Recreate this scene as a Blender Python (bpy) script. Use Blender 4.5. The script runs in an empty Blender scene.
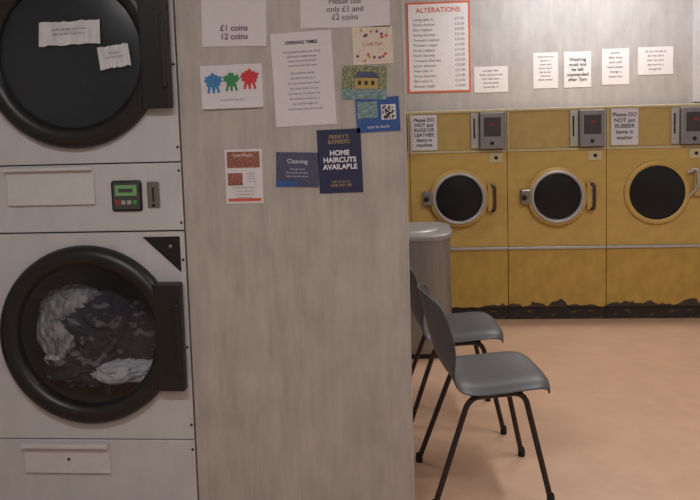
import bpy, bmesh, math, random
from mathutils import Vector, Matrix, noise
random.seed(4)
scene=bpy.context.scene
try: scene.view_settings.view_transform='Standard'
except Exception: pass

# ------------------------------------------------------------ materials
def srgb(c):
    return tuple(((v/255)/12.92 if v/255<=0.04045 else (((v/255)+0.055)/1.055)**2.4) for v in c)+(1,)
def mat(name,rgb,rough=0.5,metal=0.0,vary=0.06,scale=(6,6,6),spec=0.5,bump=0.0,rgb2=None,lo=0.35,hi=0.65,detail=4,trans=0.0):
    m=bpy.data.materials.new(name);m.use_nodes=True
    nt=m.node_tree;b=nt.nodes['Principled BSDF']
    b.inputs['Roughness'].default_value=rough;b.inputs['Metallic'].default_value=metal
    b.inputs['Specular IOR Level'].default_value=spec
    tc=nt.nodes.new('ShaderNodeTexCoord');mp=nt.nodes.new('ShaderNodeMapping');mp.inputs['Scale'].default_value=scale
    nz=nt.nodes.new('ShaderNodeTexNoise');nz.inputs['Detail'].default_value=detail
    cr=nt.nodes.new('ShaderNodeValToRGB');cr.color_ramp.elements[0].position=lo;cr.color_ramp.elements[1].position=hi
    a=srgb(rgb)
    if rgb2 is None:
        c0=tuple(min(1,v*(1-vary)) for v in a[:3])+(1,);c1=tuple(min(1,v*(1+vary)) for v in a[:3])+(1,)
    else: c0=a;c1=srgb(rgb2)
    cr.color_ramp.elements[0].color=c0;cr.color_ramp.elements[1].color=c1
    nt.links.new(tc.outputs['Object'],mp.inputs['Vector']);nt.links.new(mp.outputs[0],nz.inputs['Vector'])
    nt.links.new(nz.outputs['Fac'],cr.inputs['Fac']);nt.links.new(cr.outputs[0],b.inputs['Base Color'])
    if bump:
        bp=nt.nodes.new('ShaderNodeBump');bp.inputs['Strength'].default_value=bump;bp.inputs['Distance'].default_value=0.01
        nt.links.new(nz.outputs['Fac'],bp.inputs['Height']);nt.links.new(bp.outputs[0],b.inputs['Normal'])
    return m
def emis(name,rgb,s):
    m=bpy.data.materials.new(name);m.use_nodes=True;b=m.node_tree.nodes['Principled BSDF']
    b.inputs['Base Color'].default_value=srgb(rgb);b.inputs['Emission Color'].default_value=srgb(rgb);b.inputs['Emission Strength'].default_value=s
    return m
def grain(name,c0,c1,rough=0.45,sx=9,sz=0.9,fine=0.2):
    m=bpy.data.materials.new(name);m.use_nodes=True;nt=m.node_tree;b=nt.nodes['Principled BSDF'];b.inputs['Roughness'].default_value=rough
    tc=nt.nodes.new('ShaderNodeTexCoord')
    def layer(s,det):
        mp=nt.nodes.new('ShaderNodeMapping');mp.inputs['Scale'].default_value=s
        nz=nt.nodes.new('ShaderNodeTexNoise');nz.inputs['Detail'].default_value=det;nz.inputs['Roughness'].default_value=0.6
        nt.links.new(tc.outputs['Object'],mp.inputs[0]);nt.links.new(mp.outputs[0],nz.inputs['Vector']);return nz.outputs['Fac']
    a=layer((sx,sx,sz),4);c=layer((sx*5,sx*5,sz*1.6),3);d=layer((2.2,2.2,1.3),3)
    m1=nt.nodes.new('ShaderNodeMix');m1.inputs[0].default_value=fine;nt.links.new(a,m1.inputs[2]);nt.links.new(c,m1.inputs[3])
    m2=nt.nodes.new('ShaderNodeMix');m2.inputs[0].default_value=0.45;nt.links.new(m1.outputs[0],m2.inputs[2]);nt.links.new(d,m2.inputs[3])
    cr=nt.nodes.new('ShaderNodeValToRGB');cr.color_ramp.elements[0].position=0.36;cr.color_ramp.elements[1].position=0.64
    cr.color_ramp.elements[0].color=srgb(c0);cr.color_ramp.elements[1].color=srgb(c1)
    nt.links.new(m2.outputs[0],cr.inputs[0]);nt.links.new(cr.outputs[0],b.inputs['Base Color'])
    return m
def glass(name,tint,gl=0.12):
    m=bpy.data.materials.new(name);m.use_nodes=True;nt=m.node_tree;nt.nodes.clear()
    o=nt.nodes.new('ShaderNodeOutputMaterial');mx=nt.nodes.new('ShaderNodeMixShader')
    t=nt.nodes.new('ShaderNodeBsdfTransparent');t.inputs[0].default_value=tint
    g=nt.nodes.new('ShaderNodeBsdfGlossy');g.inputs['Roughness'].default_value=0.08
    mx.inputs[0].default_value=gl
    nt.links.new(t.outputs[0],mx.inputs[1]);nt.links.new(g.outputs[0],mx.inputs[2]);nt.links.new(mx.outputs[0],o.inputs[0]);return m
def worn_paint(name,paint,rust,zlo,zhi):
    """enamel whose paint has chipped off to grime along the bottom edge (object-space height)."""
    m=mat(name,paint,0.45,scale=(3,3,2),vary=0.1,detail=6);nt=m.node_tree;b=nt.nodes['Principled BSDF']
    base=b.inputs['Base Color'].links[0].from_socket
    tc=nt.nodes.new('ShaderNodeTexCoord');oi=nt.nodes.new('ShaderNodeObjectInfo')
    add=nt.nodes.new('ShaderNodeVectorMath');add.operation='ADD'
    nt.links.new(tc.outputs['Object'],add.inputs[0]);nt.links.new(oi.outputs['Location'],add.inputs[1])
    nz=nt.nodes.new('ShaderNodeTexNoise');nz.inputs['Scale'].default_value=7;nz.inputs['Detail'].default_value=6
    nt.links.new(add.outputs[0],nz.inputs['Vector'])
    sp=nt.nodes.new('ShaderNodeSeparateXYZ');nt.links.new(tc.outputs['Object'],sp.inputs[0])
    mr=nt.nodes.new('ShaderNodeMapRange');mr.inputs[1].default_value=zlo;mr.inputs[2].default_value=zhi;mr.inputs[3].default_value=0.62;mr.inputs[4].default_value=0.15
    nt.links.new(sp.outputs[2],mr.inputs[0])
    s=nt.nodes.new('ShaderNodeMath');s.operation='ADD';nt.links.new(nz.outputs['Fac'],s.inputs[0]);nt.links.new(mr.outputs[0],s.inputs[1])
    cr=nt.nodes.new('ShaderNodeValToRGB');cr.color_ramp.elements[0].position=.98;cr.color_ramp.elements[1].position=1.0
    s2=nt.nodes.new('ShaderNodeMath');s2.operation='MULTIPLY';s2.inputs[1].default_value=.95;nt.links.new(s.outputs[0],s2.inputs[0]);nt.links.new(s2.outputs[0],cr.inputs[0])
    mx=nt.nodes.new('ShaderNodeMix');mx.data_type='RGBA'
    nt.links.new(cr.outputs[0],mx.inputs[0]);nt.links.new(base,mx.inputs[6]);mx.inputs[7].default_value=srgb(rust)
    nt.links.new(mx.outputs[2],b.inputs['Base Color']);return m

M={}
M['part']=grain('grey_wood_laminate',(164,158,154),(187,181,176),0.42)
M['wallback']=grain('grey_wood_wallpaper',(158,154,155),(176,172,173),0.30,5,0.7)
M['wall']=mat('painted_plaster',(186,180,173),0.8,vary=0.04)
M['ceil']=mat('ceiling_white',(225,222,216),0.9,vary=0.02)
M['floor']=mat('salmon_lino',(186,151,127),0.33,scale=(1.6,1.6,1.6),rgb2=(194,159,134),spec=0.35,detail=3)
M['enamel']=mat('dryer_enamel',(192,191,195),0.35,scale=(3,3,1.5),vary=0.04,detail=6)
M['enamel2']=mat('dryer_flap_enamel',(200,199,202),0.35,vary=0.03)
M['gap']=mat('dark_gap',(35,33,33),0.8)
M['black']=mat('black_plastic',(25,26,29),0.38,vary=0.15)
M['black2']=mat('dark_door_plate',(36,44,51),0.3,vary=0.1)
M['ctl']=mat('controller_grey',(70,72,72),0.4)
M['lcd']=emis('green_lcd',(105,150,95),0.12)
M['red']=mat('red_plastic',(185,45,45),0.4)
M['red_d']=mat('red_led_display',(130,50,52),0.4)
M['green']=mat('green_plastic',(50,150,85),0.4)
M['steel']=mat('brushed_steel',(150,148,145),0.32,0.9,scale=(40,40,1),vary=0.08)
M['steel_s']=mat('extractor_steel',(140,138,135),0.38,0.6,scale=(30,30,1),vary=0.08)
M['steel_l']=mat('light_metal',(182,180,177),0.4,0.4)
M['steel_m']=mat('satin_lid_metal',(156,153,151),0.4,0.4)
M['drum']=mat('drum_metal',(100,96,93),0.4,0.7)
M['glass']=glass('porthole_glass',(0.80,0.82,0.85,1),0.06)
M['yellow']=mat('mustard_enamel',(190,158,88),0.42,scale=(2,2,3),vary=0.06,detail=6)
M['yellow2']=mat('mustard_enamel_console',(182,155,92),0.45,scale=(3,3,3),vary=0.06)
M['yellow3']=mat('mustard_enamel_base',(180,147,72),0.45,scale=(3,3,2),vary=0.1,detail=6)
M['yellow_worn']=worn_paint('chipped_mustard_enamel',(180,147,72),(58,46,40),-.193,-.10)
M['cream']=mat('cream_trim',(196,182,145),0.4)
M['kick']=mat('worn_kickboard',(42,34,31),0.7,scale=(3,3,9),rgb2=(100,76,50),lo=0.57,hi=0.68,detail=5)
M['coin']=mat('coin_box_grey',(134,132,134),0.4,0.3)
M['coin_d']=mat('coin_box_dark',(70,65,67),0.4,0.3)
M['dglass']=mat('washer_dark_glass',(28,28,31),0.28,scale=(60,60,60),vary=0.3,spec=.3)
M['chair']=mat('charcoal_polyprop',(70,71,75),0.45,vary=0.05,scale=(20,20,20),bump=0.01)
M['leg']=mat('dark_steel_tube',(58,47,45),0.35,0.5)
M['foot']=mat('rubber_foot',(30,28,28),0.8)
M['paper']=mat('white_paper',(214,211,216),0.85,vary=0.02)
M['paper_c']=mat('cream_paper',(216,208,192),0.85,vary=0.03)
M['navy']=mat('navy_card',(38,42,78),0.6)
M['navy2']=mat('slate_card',(62,68,96),0.6,scale=(25,25,25),rgb2=(80,84,108))
M['blue']=mat('blue_card',(45,85,150),0.6)
M['ink']=mat('ink_black',(50,48,55),0.8)
M['ink_g']=mat('ink_grey',(115,110,118),0.8)
M['ink_p']=mat('ink_purple',(120,70,120),0.8)
M['ink_w']=mat('ink_white',(225,225,235),0.8)
M['ink_y']=mat('ink_gold',(180,155,95),0.8)
M['orange']=mat('orange_print',(200,95,75),0.7)
M['photo_green']=mat('house_photo',(70,95,65),0.6,scale=(30,30,30),rgb2=(165,160,125))
M['photo_red']=mat('leaflet_photo',(70,40,38),0.6,scale=(45,45,45),rgb2=(190,120,100))
M['photo_land']=mat('landscape_photo',(70,105,75),0.6,scale=(10,10,50),rgb2=(145,170,190))
M['floral']=mat('floral_print',(218,208,196),0.8,scale=(70,70,70),rgb2=(200,120,110),lo=0.6,hi=0.66)
M['paint_b']=mat('paint_blue',(60,125,180),0.7)
M['paint_g']=mat('paint_green',(60,135,85),0.7)
M['paint_r']=mat('paint_red',(200,55,65),0.7)
M['tape']=mat('masking_paper',(202,205,210),0.7)
M['white_cloth']=mat('white_cloth',(195,195,202),0.9,vary=.12)
M['grey_cloth']=mat('grey_blue_cloth',(120,122,130),0.9,scale=(9,3,4),rgb2=(178,175,174),lo=.42,hi=.58)
M['navy_cloth']=mat('navy_cloth',(46,50,64),0.9,scale=(4,4,8),rgb2=(112,112,118),lo=0.59,hi=0.62,detail=1)
M['tube']=emis('fluorescent_tube',(255,248,242),6.0)

# ------------------------------------------------------------ helpers
def link(o,parent=None):
    scene.collection.objects.link(o)
    if parent: o.parent=parent
    return o
def group(name,loc=(0,0,0),rz=0,parent=None):
    e=bpy.data.objects.new(name,None);e.location=loc;e.rotation_euler=(0,0,rz);e.empty_display_size=0.1
    return link(e,parent)
def mesh(name,verts,faces,m,parent=None,smooth=False,loc=(0,0,0)):
    me=bpy.data.meshes.new(name);me.from_pydata(verts,[],faces);me.validate();me.update()
    bm=bmesh.new();bm.from_mesh(me);bmesh.ops.recalc_face_normals(bm,faces=bm.faces);bm.to_mesh(me);bm.free()
    if smooth:
        for p in me.polygons:p.use_smooth=True
    me.materials.append(M[m] if isinstance(m,str) else m)
    o=bpy.data.objects.new(name,me);o.location=loc;return link(o,parent)
def box(name,x0,x1,y0,y1,z0,z1,m,parent=None,bev=0.0,rot=None):
    c=Vector(((x0+x1)/2,(y0+y1)/2,(z0+z1)/2));bm=bmesh.new();bmesh.ops.create_cube(bm,size=1)
    bmesh.ops.scale(bm,vec=(abs(x1-x0),abs(y1-y0),abs(z1-z0)),verts=bm.verts)
    if bev: bmesh.ops.bevel(bm,geom=bm.edges[:],offset=bev,segments=2,affect='EDGES',profile=0.5)
    me=bpy.data.meshes.new(name);bm.to_mesh(me);bm.free();me.materials.append(M[m])
    o=bpy.data.objects.new(name,me);o.location=c
    if rot:o.rotation_euler=rot
    return link(o,parent)
def lathe(name,prof,cx,cz,m,parent,y0=0,n=72,smooth=True,axis='Y',cap=False,sq=2.0):
    """prof: list of (r,h). Axis Y: h is added to y; axis Z: h is z. sq>2 gives a rounded-square plan."""
    v=[];f=[]
    for r,h in prof:
        for i in range(n):
            a=2*math.pi*i/n;ca,sa=math.cos(a),math.sin(a)
            if sq!=2.0:
                e=2.0/sq;ca=math.copysign(abs(ca)**e,ca);sa=math.copysign(abs(sa)**e,sa)
            if axis=='Y': v.append((cx+r*ca,y0+h,cz+r*sa))
            else: v.append((cx+r*ca,y0+r*sa,h))
    for k in range(len(prof)-1):
        for i in range(n):
            j=(i+1)%n;f.append((k*n+i,k*n+j,(k+1)*n+j,(k+1)*n+i))
    o=mesh(name,v,f,m,parent,False)
    if smooth:
        for p in o.data.polygons:
            if len(p.vertices)==4:p.use_smooth=True
    return o
def holed_panel(name,x0,x1,z0,z1,cx,cz,r,yf,th,m,parent,n=72):
    v=[];f=[];angs=sorted(set([2*math.pi*i/n for i in range(n)]+[math.atan2(z-cz,x-cx)%(2*math.pi) for x in(x0,x1) for z in(z0,z1)]))
    N=len(angs)
    for y in (yf,yf+th):
        for a in angs: v.append((cx+r*math.cos(a),y,cz+r*math.sin(a)))
        for a in angs:
            c,s=math.cos(a),math.sin(a);t=1e9
            if c>1e-9:t=min(t,(x1-cx)/c)
            if c<-1e-9:t=min(t,(x0-cx)/c)
            if s>1e-9:t=min(t,(z1-cz)/s)
            if s<-1e-9:t=min(t,(z0-cz)/s)
            v.append((cx+t*c,y,cz+t*s))
    for i in range(N):
        j=(i+1)%N
        f+= [(i,j,N+j,N+i),(2*N+i,2*N+j,3*N+j,3*N+i),(i,j,2*N+j,2*N+i),(N+i,N+j,3*N+j,3*N+i)]
    return mesh(name,v,f,m,parent)
def tubes(name,paths,r,m,parent,res=6):
    cu=bpy.data.curves.new(name,'CURVE');cu.dimensions='3D';cu.bevel_depth=r;cu.bevel_resolution=4;cu.use_fill_caps=True
    for p in paths:
        s=cu.splines.new('POLY');s.points.add(len(p)-1)
        for i,q in enumerate(p): s.points[i].co=(*q,1)
    tmp=bpy.data.objects.new(name+'_t',cu);scene.collection.objects.link(tmp)
    dg=bpy.context.evaluated_depsgraph_get();me=bpy.data.meshes.new_from_object(tmp.evaluated_get(dg))
    bpy.data.objects.remove(tmp);me.name=name;me.materials.clear();me.materials.append(M[m])
    for p in me.polygons:p.use_smooth=True
    return link(bpy.data.objects.new(name,me),parent)
def smoothpath(pts,rad=0.05,k=6):
    out=[Vector(pts[0])]
    for i in range(1,len(pts)-1):
        p=Vector(pts[i]);a=Vector(pts[i-1])-p;b=Vector(pts[i+1])-p
        ra=min(rad,a.length*.45);rb=min(rad,b.length*.45);A=p+a.normalized()*ra;B=p+b.normalized()*rb
        for j in range(k+1):
            t=j/k;out.append(A*(1-t)**2+p*2*t*(1-t)+B*t*t)
    out.append(Vector(pts[-1]));return out
def text(parent,body,x,z,size,m='ink',y=-0.004,al='CENTER',bold=0.0,sp=1.0):
    cu=bpy.data.curves.new('lettering','FONT');cu.body=body;cu.size=size;cu.align_x=al;cu.align_y='CENTER';cu.offset=bold;cu.space_line=sp
    cu.materials.append(M[m]);o=bpy.data.objects.new('lettering',cu);o.location=(x,y,z);o.rotation_euler=(math.pi/2,0,0);return link(o,parent)
def poster(name,x0,x1,z0,z1,Y,m='paper',rot=0.0):
    """empty at centre; returns parent, half w, half h."""
    g=group(name,((x0+x1)/2,Y,(z0+z1)/2));g.rotation_euler=(0,rot,0)
    w=(x1-x0)/2;h=(z1-z0)/2
    box('sheet',-w,w,-0.003,-0.0005,-h,h,m,g)
    return g,w,h
WORDS="please do not use the dryers after eight thank you wash dry service open every day ask staff inside change from machine only".split()
def para(g,x,ztop,w,n,size,m='ink_g',y=-0.004,al='CENTER',gap=1.5):
    for i in range(n):
        s='';L=w/(size*0.52)
        tgt=L*random.uniform(0.6,0.98)
        while len(s)<tgt: s+=random.choice(WORDS)+' '
        text(g,s[:max(3,int(tgt))],x,ztop-size*gap*i,size,m,y,al)

# ------------------------------------------------------------ room
X0,X1,Y0,Y1,ZC=-2.4,2.52,-2.2,5.78,2.62
box('floor',X0-.1,X1+.1,Y0-.1,Y1+.1,-0.1,0,'floor')
box('ceiling',X0-.1,X1+.1,Y0-.1,Y1+.1,ZC,ZC+.1,'ceil')
box('wall_back',X0-.1,X1+.1,Y1,Y1+.1,0,ZC,'wallback')
box('wall_front',X0-.1,X1+.1,Y0-.1,Y0,0,ZC,'wall')
box('wall_left',X0-.1,X0,Y0,Y1,0,ZC,'wall')
box('wall_right',X1,X1+.1,Y0,Y1,0,ZC,'wall')
box('wall_partition',-0.790,-0.034,2.6,2.66,0,ZC,'part')
box('trim_1',-0.0345,-0.027,2.598,2.662,0,ZC,'part',bev=0.001)
box('trim_2',1.985,2.03,5.755,5.78,1.39,ZC,'enamel')

# ------------------------------------------------------------ dryers
def dryer(XR,full=True):
    g=group('stacked_tumble_dryer',(XR-0.368,2.6,0));W=0.368
    H2=2.06;cx=0.0
    box('back_panel',-W,W,0.74,0.76,0,H2,'enamel',g)
    box('side_panel_left',-W,-W+.01,0.02,0.74,0,H2,'enamel',g)
    box('side_panel_right',W-.01,W,0.02,0.74,0,H2,'enamel',g)
    box('top_panel',-W+.01,W-.01,0.02,0.74,H2-.02,H2,'enamel',g)
    box('seam_backing_mid',-W+.011,W-.011,0.012,0.05,1.02,1.28,'gap',g)
    box('seam_backing_low',-W+.011,W-.011,0.012,0.05,0.02,0.30,'gap',g)
    holed_panel('upper_front',-W,W,1.272,H2,cx,1.645,.262,0,.02,'enamel',g)
    box('control_band',-W,W,0,.02,1.034,1.267,'enamel',g,.003)
    holed_panel('lower_front',-W,W,.288,1.029,cx,.668,.262,0,.02,'enamel',g)
    box('bottom_front',-W,W,0,.02,0.0,.283,'enamel',g,.003)
    for nm,cz in(('upper',1.642),('lower',.668)):
        dx=0.010
        ring=[(.246,.0),(.246,-.018),(.254,-.034),(.268,-.044),(.287,-.046),(.304,-.040),(.316,-.026),(.319,-.004)]
        lathe(nm+'_door_ring',ring,dx,cz,'black',g)
        box(nm+'_door_handle_plate',.262,.358,-.050,-.010,cz-.19,cz+.19,'black',g,.006)
        box(nm+'_door_pull',.335,.352,-.062,-.048,cz-.12,cz+.12,'black',g,.004)
        lathe(nm+'_drum',[(.262,.022),(.275,.05),(.277,.5),(.001,.5)],cx,cz,'drum',g)
        if nm=='upper': lathe('upper_door_glass',[(.248,-.018),(.2,-.026),(.1,-.03),(.001,-.031)],dx,cz,'black2',g)
        else: lathe('lower_door_glass',[(.248,-.018),(.2,-.024),(.1,-.03),(.001,-.032)],dx,cz,'glass',g)
        for a in(0.6,2.7,4.75):
            b=box(nm+'_drum_vane',-.012,.012,.12,.46,-.03,.03,'drum',g,.004,rot=(0,-a+math.pi/2,0))
            b.location=(cx+.240*math.cos(a),.29,cz+.240*math.sin(a))
    # hinge triangle
    v=[(.222,-.004,1.012),(.352,-.004,1.012),(.352,-.004,.888)];v+= [(a,0,c) for a,_,c in v]
    mesh('triangle_bracket',v,[(0,1,2),(3,4,5),(0,1,4,3),(1,2,5,4),(2,0,3,5)],'black',g)
    lathe('bracket_screw',[(.007,-.006),(.006,-.008),(.001,-.009)],.318,.978,'steel',g,n=16)
    # flaps
    box('lint_flap',-.25,.062,-.012,0,1.130,1.262,'enamel2',g,.002)
    box('lint_flap_lip',-.25,.062,-.030,-.010,1.25,1.262,'enamel2',g,.002)
    box('bottom_flap',-.255,.060,-.012,0,.163,.277,'enamel2',g,.002)
    box('bottom_flap_lip',-.255,.060,-.032,-.010,.262,.277,'enamel2',g,.002)
    lathe('flap_screw',[(.006,-.012),(.001,-.015)],-.09,.215,'gap',g,n=14)
    # controller
    box('controller_frame',.122,.228,-.010,0,1.104,1.210,'black',g,.008)
    box('controller_face',.129,.221,-.013,-.010,1.111,1.203,'ctl',g,.001)
    box('controller_lcd',.137,.213,-.016,-.013,1.158,1.195,'lcd',g,.001)
    box('controller_lcd_digits',.150,.200,-.0175,-.016,1.170,1.183,'ctl',g)
    for i,mm in enumerate(('red','steel_l','steel_l','green')):
        box('controller_key',.138+.02*i,.152+.02*i,-.016,-.013,1.128,1.142,mm,g,.001)
    box('coin_slot_plate',.246,.290,-.006,0,1.113,1.205,'steel',g,.003)
    box('coin_slot',.265,.271,-.0075,-.006,1.135,1.185,'gap',g)
    lathe('coin_lock',[(.006,-.007),(.004,-.01),(.001,-.01)],.268,1.122,'gap',g,n=14)
    for z in(.03,.25,.34,.62,.93,1.06,1.24,1.32,1.6,1.95):
        lathe('edge_screw',[(.0045,0),(.004,-.003),(.0005,-.004)],.36,z,'gap',g,n=12)
    return g
d1=dryer(-0.797)
d2=dryer(-1.545)
# paper labels taped to the upper door
def label(x0,x1,z0,z1,rot):
    g=group('taped_paper_label',((x0+x1)/2,2.6-.040,(z0+z1)/2));g.rotation_euler=(0,rot,0)
    w=(x1-x0)/2;h=(z1-z0)/2;n=14;v=[];f=[]
    for j in range(2):
        for i in range(n+1):
            u=-1+2*i/n;v.append((u*w+ (random.uniform(-.004,.004) if i in(0,n) else 0),random.uniform(-.002,.002),(h if j else -h)+random.uniform(-.003,.003)))
    for i in range(n): f.append((i,i+1,n+2+i,n+1+i))
    mesh('torn_paper',v,f,'tape',g)
    para(g,0,h*.35,w*1.6,2,.010,'ink_g')
label(-1.250,-1.037,1.674,1.752,-0.02)
label(-1.044,-.939,1.594,1.668,-0.12)

# laundry
def blob(name,c,s,m,g,seed,amp=.35):
    bm=bmesh.new();bmesh.ops.create_icosphere(bm,subdivisions=6,radius=1)
    for v in bm.verts:
        p=v.co*1.3+Vector((seed*3.1,seed*1.7,seed))
        w=Vector((noise.noise(p),noise.noise(p+Vector((9,2,4))),noise.noise(p+Vector((3,8,6)))))
        q=p+w*1.1
        r=1-abs(noise.noise(q*1.3))*2.4
        r2_=1-abs(noise.noise(q*2.7+Vector((4,4,4))))*2.4
        d=1+amp*(noise.noise(p*.8))+amp*.5*r+amp*.18*r2_
        v.co=Vector((v.co.x*s[0],v.co.y*s[1],v.co.z*s[2]))*d
    me=bpy.data.meshes.new(name);bm.to_mesh(me);bm.free()
    for p in me.polygons:p.use_smooth=True
    me.materials.append(M[m]);o=bpy.data.objects.new(name,me);o.location=c;return link(o,g)
lg=group('laundry_pile',(0,.13,.6),parent=d1)
blob('grey_shirt',(-.10,-.01,.15),(.095,.06,.06),'grey_cloth',lg,1)
blob('striped_shirt',(-.14,-.03,.05),(.065,.055,.10),'grey_cloth',lg,5)
blob('navy_garment',(.00,-.01,.07),(.13,.075,.10),'navy_cloth',lg,2)
blob('dark_jeans',(-.06,-.01,-.07),(.11,.075,.085),'navy_cloth',lg,7)
blob('white_towel',(.085,-.035,-.09),(.105,.06,.038),'white_cloth',lg,3)
blob('navy_sock_heap',(.13,.02,.03),(.085,.07,.105),'navy_cloth',lg,9)
blob('grey_vest',(-.13,-.02,-.05),(.06,.055,.035),'white_cloth',lg,11)

# ------------------------------------------------------------ washers
def washer(xl,kind=0,note=None):
    W=.6275;g=group('front_load_washing_machine',(xl+W/2,5.1,0));w=W/2-.002;cz=.815
    box('cabinet_body',-w,w,.02,.62,.0,1.375,'yellow3',g)
    box('kickboard',-w,w,.012,.02,.0,.082,'kick',g)
    box('base_panel',-w,w,.0,.02,.082,.468,'yellow_worn',g,.003)
    box('metal_trim_strip',-w-.001,w+.001,-.012,.02,.470,.488,'steel_l',g,.003)
    holed_panel('door_panel',-w,w,.490,1.108,0,cz,.16,0,.02,'yellow',g)
    box('cream_strip',-w,w,-.004,.02,1.110,1.124,'cream',g,.002)
    box('console_panel',-w,w,.006,.02,1.126,1.368,'yellow2',g)
    box('console_frame_top',-w,w,-.004,.04,1.368,1.386,'cream',g,.003)
    box('console_frame_left',-w,-w+.012,-.004,.006,1.124,1.368,'cream',g,.002)
    box('console_frame_right',w-.008,w,-.004,.006,1.124,1.368,'cream',g,.002)
    # coin box
    box('coin_plate',.085,.135,-.012,.006,1.136,1.362,'steel_l',g,.002)
    box('coin_slot_strip',.100,.110,-.014,-.012,1.20,1.33,'gap',g)
    box('coin_box',.140,.295,-.05,.006,1.134,1.366,'coin',g,.006)
    box('coin_box_window',.165,.270,-.053,-.05,1.215,1.335,'coin_d',g,.003)
    box('coin_display',.205,.235,-.056,-.053,1.282,1.300,'red_d',g,.001)
    lathe('coin_box_lock',[(.012,-.05),(.011,-.057),(.001,-.057)],.215,1.17,'gap',g,n=20)
    box('program_tag',.200,.285,-.005,0,1.042,1.104,'cream',g,.001)
    lathe('program_lock',[(.012,-.005),(.01,-.01),(.001,-.01)],.243,1.073,'gap',g,n=18)
    if kind==0:
        lathe('door_rim',[(.190,0),(.190,-.028),(.182,-.036),(.166,-.036),(.160,-.030)],0,cz,'yellow',g)
        lathe('door_chrome_ring',[(.172,-.034),(.169,-.044),(.158,-.048),(.151,-.040),(.148,-.01)],0,cz,'steel_l',g)
        lathe('door_glass',[(.151,-.020),(.11,-.026),(.06,-.030),(.001,-.032)],0,cz,'dglass',g)
        box('door_hinge',-.232,-.172,-.04,0,cz-.045,cz+.05,'steel',g,.006)
        lathe('hinge_pin',[(.018,-.04),(.018,-.052),(.001,-.052)],-.212,cz,'gap',g,n=20)
        tubes('door_handle',[smoothpath([(.195,-.01,cz+.075),(.228,-.05,cz+.08),(.228,-.05,cz-.08),(.195,-.01,cz-.085)],.02)],.010,'coin_d',g)
        box('door_latch',.185,.235,-.035,0,cz-.09,cz+.085,'yellow',g,.006)
    else:
        lathe('door_rim',[(.205,0),(.205,-.014),(.198,-.020),(.182,-.020),(.174,-.016)],0,cz+.012,'yellow',g)
        lathe('door_glass',[(.176,-.014),(.12,-.022),(.06,-.026),(.001,-.028)],0,cz+.012,'dglass',g)
        tubes('door_handle',[smoothpath([(.19,-.01,.95),(.235,-.05,.985),(.245,-.05,.87),(.2,-.01,.80)],.03)],.011,'steel_l',g)
        box('door_latch',.225,.285,-.03,0,.80,.98,'yellow',g,.008)
    return g
xs=[-.033+.6275*i for i in range(-1,4)]
for i,x in enumerate(xs): washer(x,1 if i in(3,) else 0)

# notices on washers
def notice(x0,x1,z0,z1,Y,body=None,size=.03,n=6,m='ink',rot=0):
    g,w,h=poster('paper_notice',x0,x1,z0,z1,Y,'paper',rot)
    if body: text(g,body,0,0,size,m,-.004,sp=1.05,bold=.0006)
    else: para(g,0,h-.03,w*1.7,n,size*.7,m)
    return g
notice(-.02,.148,1.132,1.362,5.104,'Please DO\nNOT put\nRUGS OR\nLEATHER\nitems in\nmachine',.031)
notice(1.252,1.42,1.135,1.376,5.104,'Please DO\nNOT put\nRUBBER\nitems in\nwasher',.035)
YW=5.78
k=YW/5.7
def c(x,z): return x*k, 1.45+(z-1.45)*k
def cn(x0,z1,x1,z0,**kw):
    a,b=c(x0,z1);a2,b2=c(x1,z0);return notice(a,a2,b2,b,YW,**kw)
cn(.437,1.685,.676,1.500,n=5,size=.028)
cn(.855,1.770,1.028,1.517,n=7,size=.026)
cn(1.071,1.769,1.259,1.517,body='Washing\nmust not\nbe left\nunattended\nafter 7pm',size=.034)
cn(1.335,1.781,1.522,1.529,n=6,size=.032)
cn(1.583,1.783,1.824,1.590,n=5,size=.030)
# price board
a,b=c(-.039,2.156);a2,b2=c(.413,1.51)
g,w,h=poster('alterations_price_board',a,a2,b2,b,YW,'orange')
box('white_face',-w+.014,w-.014,-.005,-.003,-h+.014,h-.014,'paper',g)
text(g,'ALTERATIONS',.0,h-.06,.050,'orange',-.006,bold=.0008)
for i in range(14):
    z=h-.125-.037*i
    text(g,random.choice(['Zip','Hem','Trousers','Skirt','Jacket','Sleeves','Lining','Dress','Patch'])+' '+random.choice(['shorten','repair','replace','take in']),-w+.045,z,.028,'ink_g',-.006,'LEFT')
    text(g,'£%d.00'%random.randint(5,28),w-.04,z,.026,'ink_g',-.006,'RIGHT')

# ------------------------------------------------------------ partition posters
YP=2.6
g,w,h=poster('paper_notice',-.700,-.482,1.652,1.86,YP,'paper',.02)
text(g,'£1 coins\n12 coins',0,-.058,.028,'ink_p',bold=.0006)
text(g,'CHANGE',0,.065,.036,'red',bold=.001)
g,w,h=poster('paper_notice',-.366,-.070,1.700,1.92,YP,'paper',.015)
text(g,'Please use\nonly £1 and\n£2 coins',0,-.050,.026,'ink',sp=1.0)
g,w,h=poster('paper_notice',-.466,-.262,1.381,1.692,YP,'paper',-.03)
text(g,'OPENING TIMES',0,h-.035,.015,'ink',bold=.0004)
para(g,0,h-.065,w*1.5,4,.010,'ink_p')
para(g,0,h-.135,w*1.6,8,.010,'ink_g',gap=1.7)
g,w,h=poster('floral_leaflet',-.196,-.064,1.577,1.701,YP,'floral',-.02)
box('banner',-w*.8,w*.8,-.004,-.003,-.012,.02,'paper_c',g);text(g,'Craft Fair',0,.004,.018,'orange',-.005)
for i in range(16):
    a=i*2.4;lathe('flower_dot',[(.005,-.004),(.0005,-.0045)],(w*.8)*math.cos(a)*random.uniform(.5,1),(h*.82)*(1 if i%2 else -1)*random.uniform(.5,1),random.choice(['orange','ink_p','ink_y']),g,n=8)
g,w,h=poster('house_photo_card',-.236,-.088,1.463,1.573,YP,'photo_green',.04)
box('house_walls',-.03,.045,-.004,-.003,-.02,.015,'ink_y',g)
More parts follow.
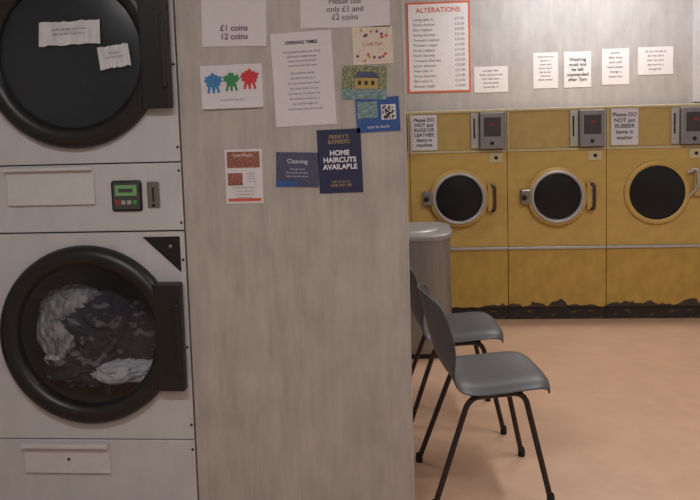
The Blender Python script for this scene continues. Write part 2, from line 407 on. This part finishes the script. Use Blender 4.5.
mesh('house_roof',[(-.038,-.004,.015),(.053,-.004,.015),(.035,-.004,.036),(-.02,-.004,.036)],[(0,1,2,3)],'navy2',g)
for i in range(3): box('house_window',-.02+.022*i,-.010+.022*i,-.005,-.004,-.008,.006,'ink',g)
box('lawn',-w,w,-.004,-.003,-h,-.022,'photo_land',g)
g,w,h=poster('business_card',-.192,-.047,1.354,1.468,YP,'blue',-.03)
box('card_photo',-w+.006,.0,-.004,-.003,-.01,h-.012,'photo_land',g)
box('qr_white',.012,w-.012,-.004,-.003,-.018,.032,'paper',g)
for i in range(9):
    for j in range(8):
        if random.random()<.5: box('qr_dot',.015+.0045*i,.0195+.0045*i,-.0045,-.004,-.015+.0055*j,-.0095+.0055*j,'ink',g)
text(g,'scan to book',0,-.04,.014,'ink_w',-.005)
# children's painted card
g,w,h=poster('childrens_painted_card',-.713,-.503,1.448,1.592,YP,'paper',.0)
def splat(cx,cz,r,m):
    for q,(ox,oz,s) in enumerate([(0,0,1),(-.6,.25,.55),(.6,.3,.55),(0,.55,.6)]):
        n=36;x_=cx+ox*r;z_=cz+oz*r;v=[(x_,-.0045-.0001*q,z_)]
        for i in range(n):
            a=2*math.pi*i/n;rr=r*.72*s*(1+.22*math.sin(a*5+cx*60+q)+random.uniform(-.12,.12));v.append((x_+rr*math.cos(a),-.0045-.0001*q,z_+rr*math.sin(a)))
        mesh('paint_handprint',v,[(0,1+i,1+(i+1)%n) for i in range(n)],m,g)
    for s in(-1,0,1):
        o=box('paint_leg',cx+s*r*.5-.004,cx+s*r*.5+.004,-.0047,-.0035,cz-r*1.2,cz-r*.3,m,g,rot=(0,-s*.25,0))
splat(-.062,.015,.030,'paint_b');splat(0,.018,.028,'paint_g');splat(.062,.024,.030,'paint_r')
para(g,0,-.045,.15,1,.010,'ink_g')
g.rotation_euler=(0,-.01,0)
box('card_back_fold',-w+.003,w-.003,-.012,-.003,-h-.002,-h+.004,'paper',g)
g,w,h=poster('events_leaflet',-.643,-.515,1.122,1.307,YP,'paper',.0)
box('leaflet_photo_band',-w+.008,w-.008,-.004,-.003,.03,h-.008,'photo_red',g)
box('leaflet_photo_strip',-w+.008,-.005,-.004,-.003,-.03,.012,'photo_red',g)
box('leaflet_footer',-w+.008,w-.008,-.004,-.003,-h+.008,-h+.018,'orange',g)
text(g,'Live Music',0,h-.02,.016,'ink_w',-.005);para(g,.025,.01,.05,4,.006,'ink_g');para(g,0,-.038,.1,4,.0075,'ink_g')
g,w,h=poster('slate_flyer',-.468,-.323,1.175,1.292,YP,'navy2',.04)
text(g,'Cleaning',0,.028,.02,'ink_w');para(g,0,.002,.11,3,.008,'ink_w');box('flyer_band',-w,0,-.004,-.003,-h,-h+.02,'blue',g)
g,w,h=poster('barber_poster',-.324,-.177,1.152,1.366,YP,'navy',-.02)
text(g,"PERRY'S\nBARBERS",0,h-.034,.019,'ink_y',sp=.85)
text(g,'HOME\nHAIRCUTS\nAVAILABLE',0,.004,.0235,'ink_w',bold=.0008,sp=1.0)
text(g,'call to book\n0300 200 100',0,-h+.032,.013,'ink_y')

# ------------------------------------------------------------ spin extractor
g=group('stainless_spin_extractor',(-.055,4.55,0))
SQ=3.8
lathe('drum_casing',[(.245,.03),(.25,.06),(.25,.672)],0,0,'steel_s',g,axis='Z',n=96,sq=SQ)
lathe('casing_base',[(.001,0),(.235,0),(.24,.035),(.001,.035)],0,0,'gap',g,axis='Z',n=96,sq=SQ)
o=lathe('top_rim',[(.250,.672),(.257,.674),(.259,.682),(.259,.700),(.256,.707),(.25,.709),(.001,.710)],0,0,'steel_m',g,axis='Z',n=96,sq=SQ)
lathe('lid',[(.200,.710),(.198,.716),(.12,.718),(.001,.719)],0,0,'steel_m',g,axis='Z',n=64)

# ------------------------------------------------------------ chairs
def chair(x,y,rz):
    g=group('stacking_chair',(x,y,0),rz)
    prof=[(.222,.402),(.222,.422),(.205,.438),(.16,.446),(.08,.441),(0,.434),(-.07,.432),(-.118,.440),(-.150,.465),(-.172,.51),(-.190,.57),(-.206,.64),(-.220,.70),(-.232,.745),(-.240,.765)]
    hw=[.155,.175,.192,.202,.208,.210,.210,.207,.202,.200,.204,.206,.200,.180,.140]
    n=16;v=[];f=[]
    for k,((px,pz),w_) in enumerate(zip(prof,hw)):
        back=max(0,min(1,(pz-.45)/.12)) if px<-.1 else 0
        for i in range(n+1):
            s=-1+2*i/n
            xx=px+back*.055*s*s+(-.018*s*s if k<3 else 0);zz=pz+(1-back)*(.012*s*s-.030*abs(s)**7)
            if k>=len(prof)-3: zz-= .02*abs(s)**3*(k-len(prof)+4)/2
            v.append((xx,s*w_,zz))
    K=len(prof)
    for k in range(K-1):
        for i in range(n): a=k*(n+1)+i;f.append((a,a+1,a+n+2,a+n+1))
    o=mesh('seat_shell',v,f,'chair',g,True)
    sd=o.modifiers.new('s','SOLIDIFY');sd.thickness=.009;sd.offset=0
    ss=o.modifiers.new('sub','SUBSURF');ss.levels=1;ss.render_levels=2
    P=[];feet=[]
    for s in(-1,1):
        pts=[(-.222,s*.190,.012),(-.085,s*.155,.392),(.115,s*.155,.402),(.198,s*.190,.012)]
        P.append(smoothpath(pts,.045))
        feet+= [pts[0],pts[3]]
    P.append([Vector((-.07,-.155,.400)),Vector((-.07,.155,.400))]);P.append([Vector((.10,-.155,.405)),Vector((.10,.155,.405))])
    tubes('leg_frame',P,.0105,'leg',g)
    for i,p in enumerate(feet): lathe('foot_%d'%(i+1),[(.001,0),(.014,0),(.014,.025),(.011,.035)],p[0],0,'foot',g,y0=p[1],axis='Z',n=18)
    return g
chair(.237,2.890,math.radians(8))
chair(.145,3.49,math.radians(5))

# ------------------------------------------------------------ ceiling lights
def fixture(x,y,pw,rz=0):
    g=group('fluorescent_light_fixture',(x,y,ZC),rz)
    box('housing',-.62,.62,-.08,.08,-.05,0,'ceil',g,.004)
    tubes('tube_lamp',[[Vector((-.6,0,-.075)),Vector((.6,0,-.075))]],.018,'tube',g)
    box('end_cap_1',-.62,-.6,-.025,.025,-.1,-.05,'ceil',g);box('end_cap_2',.6,.62,-.025,.025,-.1,-.05,'ceil',g)
    L=bpy.data.lights.new('tube_light','AREA');L.shape='RECTANGLE';L.size=1.2;L.size_y=.12;L.energy=pw;L.color=(1,.980,.970)
    o=bpy.data.objects.new('tube_light',L);o.location=(0,0,-.10);link(o,g)
fixture(1.25,5.2,27);fixture(1.35,2.7,28,math.pi/2);fixture(-.7,.6,25);fixture(1.0,-.6,20);fixture(-1.2,4.3,10)
wd=bpy.data.worlds.new('World');scene.world=wd;wd.use_nodes=True
wd.node_tree.nodes['Background'].inputs[0].default_value=(.9,.93,1,1);wd.node_tree.nodes['Background'].inputs[1].default_value=.15

# ------------------------------------------------------------ camera
yaw=math.radians(4.8);pit=math.radians(5.3);rol=math.radians(1.71)
fwd=Vector((-math.sin(yaw)*math.cos(pit),math.cos(yaw)*math.cos(pit),-math.sin(pit)))
right=Vector((math.cos(yaw),math.sin(yaw),0));up=right.cross(fwd)
r2=right*math.cos(rol)-up*math.sin(rol);u2=up*math.cos(rol)+right*math.sin(rol)
cd=bpy.data.cameras.new('camera');cd.sensor_width=36;cd.lens=780/700*36;cd.shift_y=-74/700;cd.clip_start=.05
co=bpy.data.objects.new('camera',cd)
R=Matrix((r2,u2,-fwd)).transposed().to_4x4();co.matrix_world=Matrix.Translation((0,0,1.45))@R
scene.collection.objects.link(co);scene.camera=co
